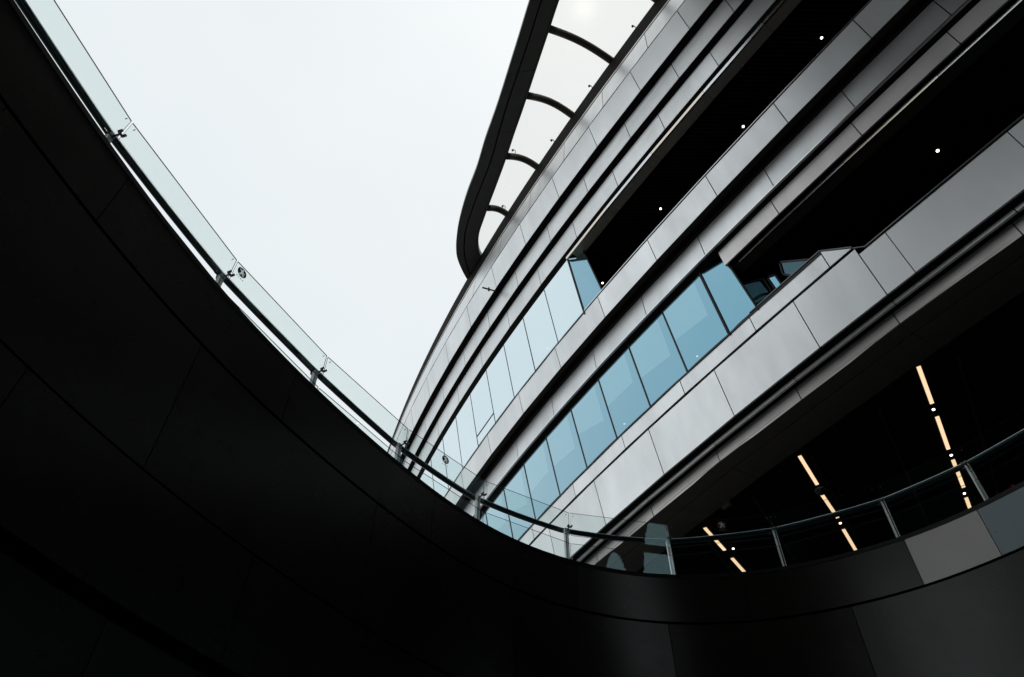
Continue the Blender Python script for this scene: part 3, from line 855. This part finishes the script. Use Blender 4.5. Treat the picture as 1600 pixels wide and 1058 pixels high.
def downlight(pos, r, lab, grp):
    t = empty('downlight', pos, lab, 'downlight', grp)
    p = Vector(pos)
    cyl('lamp', p, (0, 0, 1), r, 0.02, [M['spot']], t)
    cyl('trim_ring', p + Vector((0, 0, 0.026)), (0, 0, 1), r * 1.5, 0.03, [M['black']], t)
    parts_under(t)
for s, w_, lab in [(-7.31, .24, 'round downlight at the near end of the open upper deck'), (-4.81, .15, 'round downlight in the middle of the open upper deck ceiling'),
                   (-1.93, .33, 'round downlight of the open upper deck, nearer the window end'), (0.87, .21, 'round downlight in the corner where the upper windows start'),
                   (3.84, .27, 'round downlight glowing through the upper window glass')]:
    p = P(s, w_, 16.93 if s < 0.5 else 16.9); p.z -= 0.09
    downlight(p, 0.037, lab, 'downlights of the upper deck')
for s, w_, lab in [(-7.4, -1.12, 'single oval downlight under the open lower deck'), (-0.82, -.96, 'round downlight glowing through the lower window nearest the open deck'),
                   (2.08, -.9, 'round downlight glowing through the lower window further left')]:
    p = P(s, w_, 12.86); p.z += 0.01
    downlight(p, 0.037, lab, 'downlights of the lower deck')
for s, w_, lab in [(-4.25, -3.14, 'round downlight between the first two strips on the right'), (-3.56, -4.62, 'round downlight just above the handrail on the right'),
                   (-2.87, -5.98, 'round downlight above the last strip on the right'), (-0.57, -4.59, 'small round downlight between the lower strips of the middle line'),
                   (1.55, -3.23, 'round downlight beside the left hand strips')]:
    k = 9.53 / 9.6
    p = P(s, w_, 9.6); p = Vector((p.x * k, p.y * k, (p.z - EYE) * k + EYE))
    downlight(p, 0.034, lab, 'downlights of the walkway ceiling')

def dome(pos, r, lab):
    t = empty('dome_camera', pos, lab, 'security camera')
    mb = MB(); p = Vector(pos)
    prev = None
    for i in range(6):
        a = math.pi / 2 * i / 5; rr, z = r * math.cos(a), -r * math.sin(a)
        cur = [p + Vector((rr * math.cos(2 * math.pi * k / 16), rr * math.sin(2 * math.pi * k / 16), z)) for k in range(16)]
        if prev:
            for k in range(16): mb.face([prev[k], prev[(k + 1) % 16], cur[(k + 1) % 16], cur[k]])
        prev = cur
    mb.build('dome', [M['clamp']], t, smooth=True)
    cyl('collar', p + Vector((0, 0, 0.02)), (0, 0, 1), r * 1.15, 0.04, [M['gry']], t)
    parts_under(t)
p = P(-1.22, -3.3, 9.6); k = 9.52 / 9.6
dome(Vector((p.x * k, p.y * k, (p.z - EYE) * k + EYE)), 0.13, 'dark dome camera between the strip lamps of the middle line')
p = P(-0.42, 0.05, 16.9)
dome(p, 0.11, 'dark dome camera on the slatted ceiling of the upper deck')

# small box fixed at the inner soffit edge
p = P(0.15, -1.80, 9.48)
h = heading(0.1); u = Vector((math.cos(h), math.sin(h), 0)); n = Vector((-u.y, u.x, 0))
mb = MB(); mb.box(p, u * 0.16, n * 0.05, (0, 0, 0.05)); mb.box(p + Vector((0, 0, 0.07)), u * 0.03, n * 0.03, (0, 0, 0.03))
mb.box(p + u * 0.05 - Vector((0, 0, 0.056)), u * 0.09, n * 0.035, (0, 0, 0.006))
tag(mb.build('sensor_box', [M['knob']]), 'small grey box fixed under the inner soffit edge', 'sensor')

# gooseneck lamps along the roof edge
def goose(p, lab, hgt=0.30):
    t = empty('roof_lamp', p, lab, 'gooseneck lamp', 'gooseneck lamps on the roof edge')
    p = Vector(p); d = Vector((-0.7, -0.3, 0)).normalized()
    mb = MB()
    pts = [p, p + Vector((0, 0, hgt * 0.7))] + [p + Vector((0, 0, hgt * 0.7)) + d * (0.07 - 0.07 * math.cos(a)) + Vector((0, 0, 0.10 * math.sin(a))) for a in [R(30), R(60), R(90), R(120), R(150)]]
    mb.tube(pts, 0.016, 8); mb.build('stem', [M['clamp']], t, smooth=True)
    e = pts[-1]
    mb = MB(); mb.tube([e + Vector((0, 0, 0.02)), e - Vector((0, 0, 0.07))], 0.03, 10, r2=0.05); mb.build('shade', [M['clamp']], t)
    parts_under(t)
goose(P(-4.11, 2.12, 22.14), 'gooseneck lamp on the roof edge nearest the top of the picture')
goose(P(-2.0, 2.12, 22.14), 'gooseneck lamp on the roof edge between the two longest canopy ribs')
goose(P(0.10, 2.12, 22.14), 'gooseneck lamp on the roof edge between the two middle ribs')
goose(arch(1.25, 1.13, 0.25) + Vector((0, 0, 0.12)), 'taller gooseneck lamp standing on the second shortest canopy rib', 0.55)
goose(arch(3.25, 3.19, 0.78) + Vector((0, 0, 0.12)), 'taller gooseneck lamp standing on the shortest canopy rib', 0.5)

# rod bracketed out from the second band
t = empty('wall_rod', P(3.87, 2.16, 18.66), 'thin dark rod sticking out from the pale band near the far end', 'rod')
mb = MB(); a, b = P(3.87, 2.12, 18.63), P(3.94, 2.56, 18.63)
mb.tube([a, b], 0.03, 8, r2=0.035); mb.build('rod', [M['clamp']], t)
mb = MB(); q = a.lerp(b, 0.5); mb.box(q, (0.035, 0, 0), (0, 0.035, 0), (0, 0, 0.09)); mb.build('clip', [M['clamp']], t)
parts_under(t)

# small floodlights standing on the wall top by two posts
def flood(i, tt, lab):
    n, tv = ring_n(PU[i + 1]); p = ring(PU[i + 1]) + n * 0.56 + tv * tt; p = Vector((p.x, p.y, H0))
    t = empty('floodlight', p, lab, 'floodlight', 'small floodlights at the foot of the balustrade')
    mb = MB(); mb.tube([p, p + Vector((0, 0, 0.13))], 0.02, 8); mb.build('stand', [M['post']], t)
    mb = MB(); d = (tv * 0.8 - n * 0.5 + Vector((0, 0, 0.5))).normalized(); q = p + Vector((0, 0, 0.15)); mb.tube([q - d * 0.05, q + d * 0.10], 0.032, 12, r2=0.042); mb.build('head', [M['clamp'] if i == 6 else M['post']], t)
    parts_under(t)
flood(5, -0.20, 'small white floodlight beside the post where the dark window head meets the rail')
flood(6, -0.16, 'small dark floodlight beside the brightest white post')

# pots of red flowers behind the glass on the right
def flower(x, y, lab, seed):
    rnd = random.Random(seed)
    t = empty('flowering_plant', (x, y, H0), lab, 'plant', 'red flowering plants behind the glass')
    mb = MB(); mb.tube([(x, y, H0), (x, y, H0 + 0.2)], 0.09, 12, r2=0.12); mb.build('pot', [M['clamp']], t)
    lf, pt = MB(), MB()
    for k in range(90):
        a, r_, z = rnd.uniform(0, 6.28), rnd.uniform(0, 0.2), rnd.uniform(0.18, 0.5)
        c = Vector((x + r_ * math.cos(a), y + r_ * math.sin(a), H0 + z)); d = Vector((rnd.uniform(-1, 1), rnd.uniform(-1, 1), rnd.uniform(-.6, .6))).normalized()
        e = d.cross(Vector((rnd.random(), rnd.random(), 1))).normalized()
        (pt if k % 4 == 0 else lf).face([c - d * 0.04, c + e * 0.016, c + d * 0.04, c - e * 0.016])
    lf.build('foliage', [M['leaf']], t); pt.build('blossoms', [M['petal']], t); parts_under(t)
q = ring(9.62) + ring_n(9.62)[0] * 0.85
flower(q.x, q.y, 'red flowering plant left of the last post', 3)
q = ring(9.98) + ring_n(9.98)[0] * 0.85
flower(q.x, q.y, 'red flowering plant right of the last post', 5)

# ================================================================ SETTING
mb = MB(); mb.face([(-600, -600, 0), (600, -600, 0), (600, 600, 0), (-600, 600, 0)])
tag(mb.build('ground', [M['ground']]), kind='structure')
mb = MB()
for i in range(nu):
    a, b = NN * i / nu, NN * (i + 1) / nu
    pa, pb = ro_(a, 0.39, H0 - 0.01), ro_(b, 0.39, H0 - 0.01)
    ca = Vector((1.9, 1.0, 0))
    fa, fb = (pa - ca), (pb - ca)
    fa.z = fb.z = 0
    qa, qb = ca + fa.normalized() * 60, ca + fb.normalized() * 60
    mb.face([pa, pb, (qb.x, qb.y, H0 - 0.01), (qa.x, qa.y, H0 - 0.01)])
tag(mb.build('walkway', [M['deck']]), kind='structure')
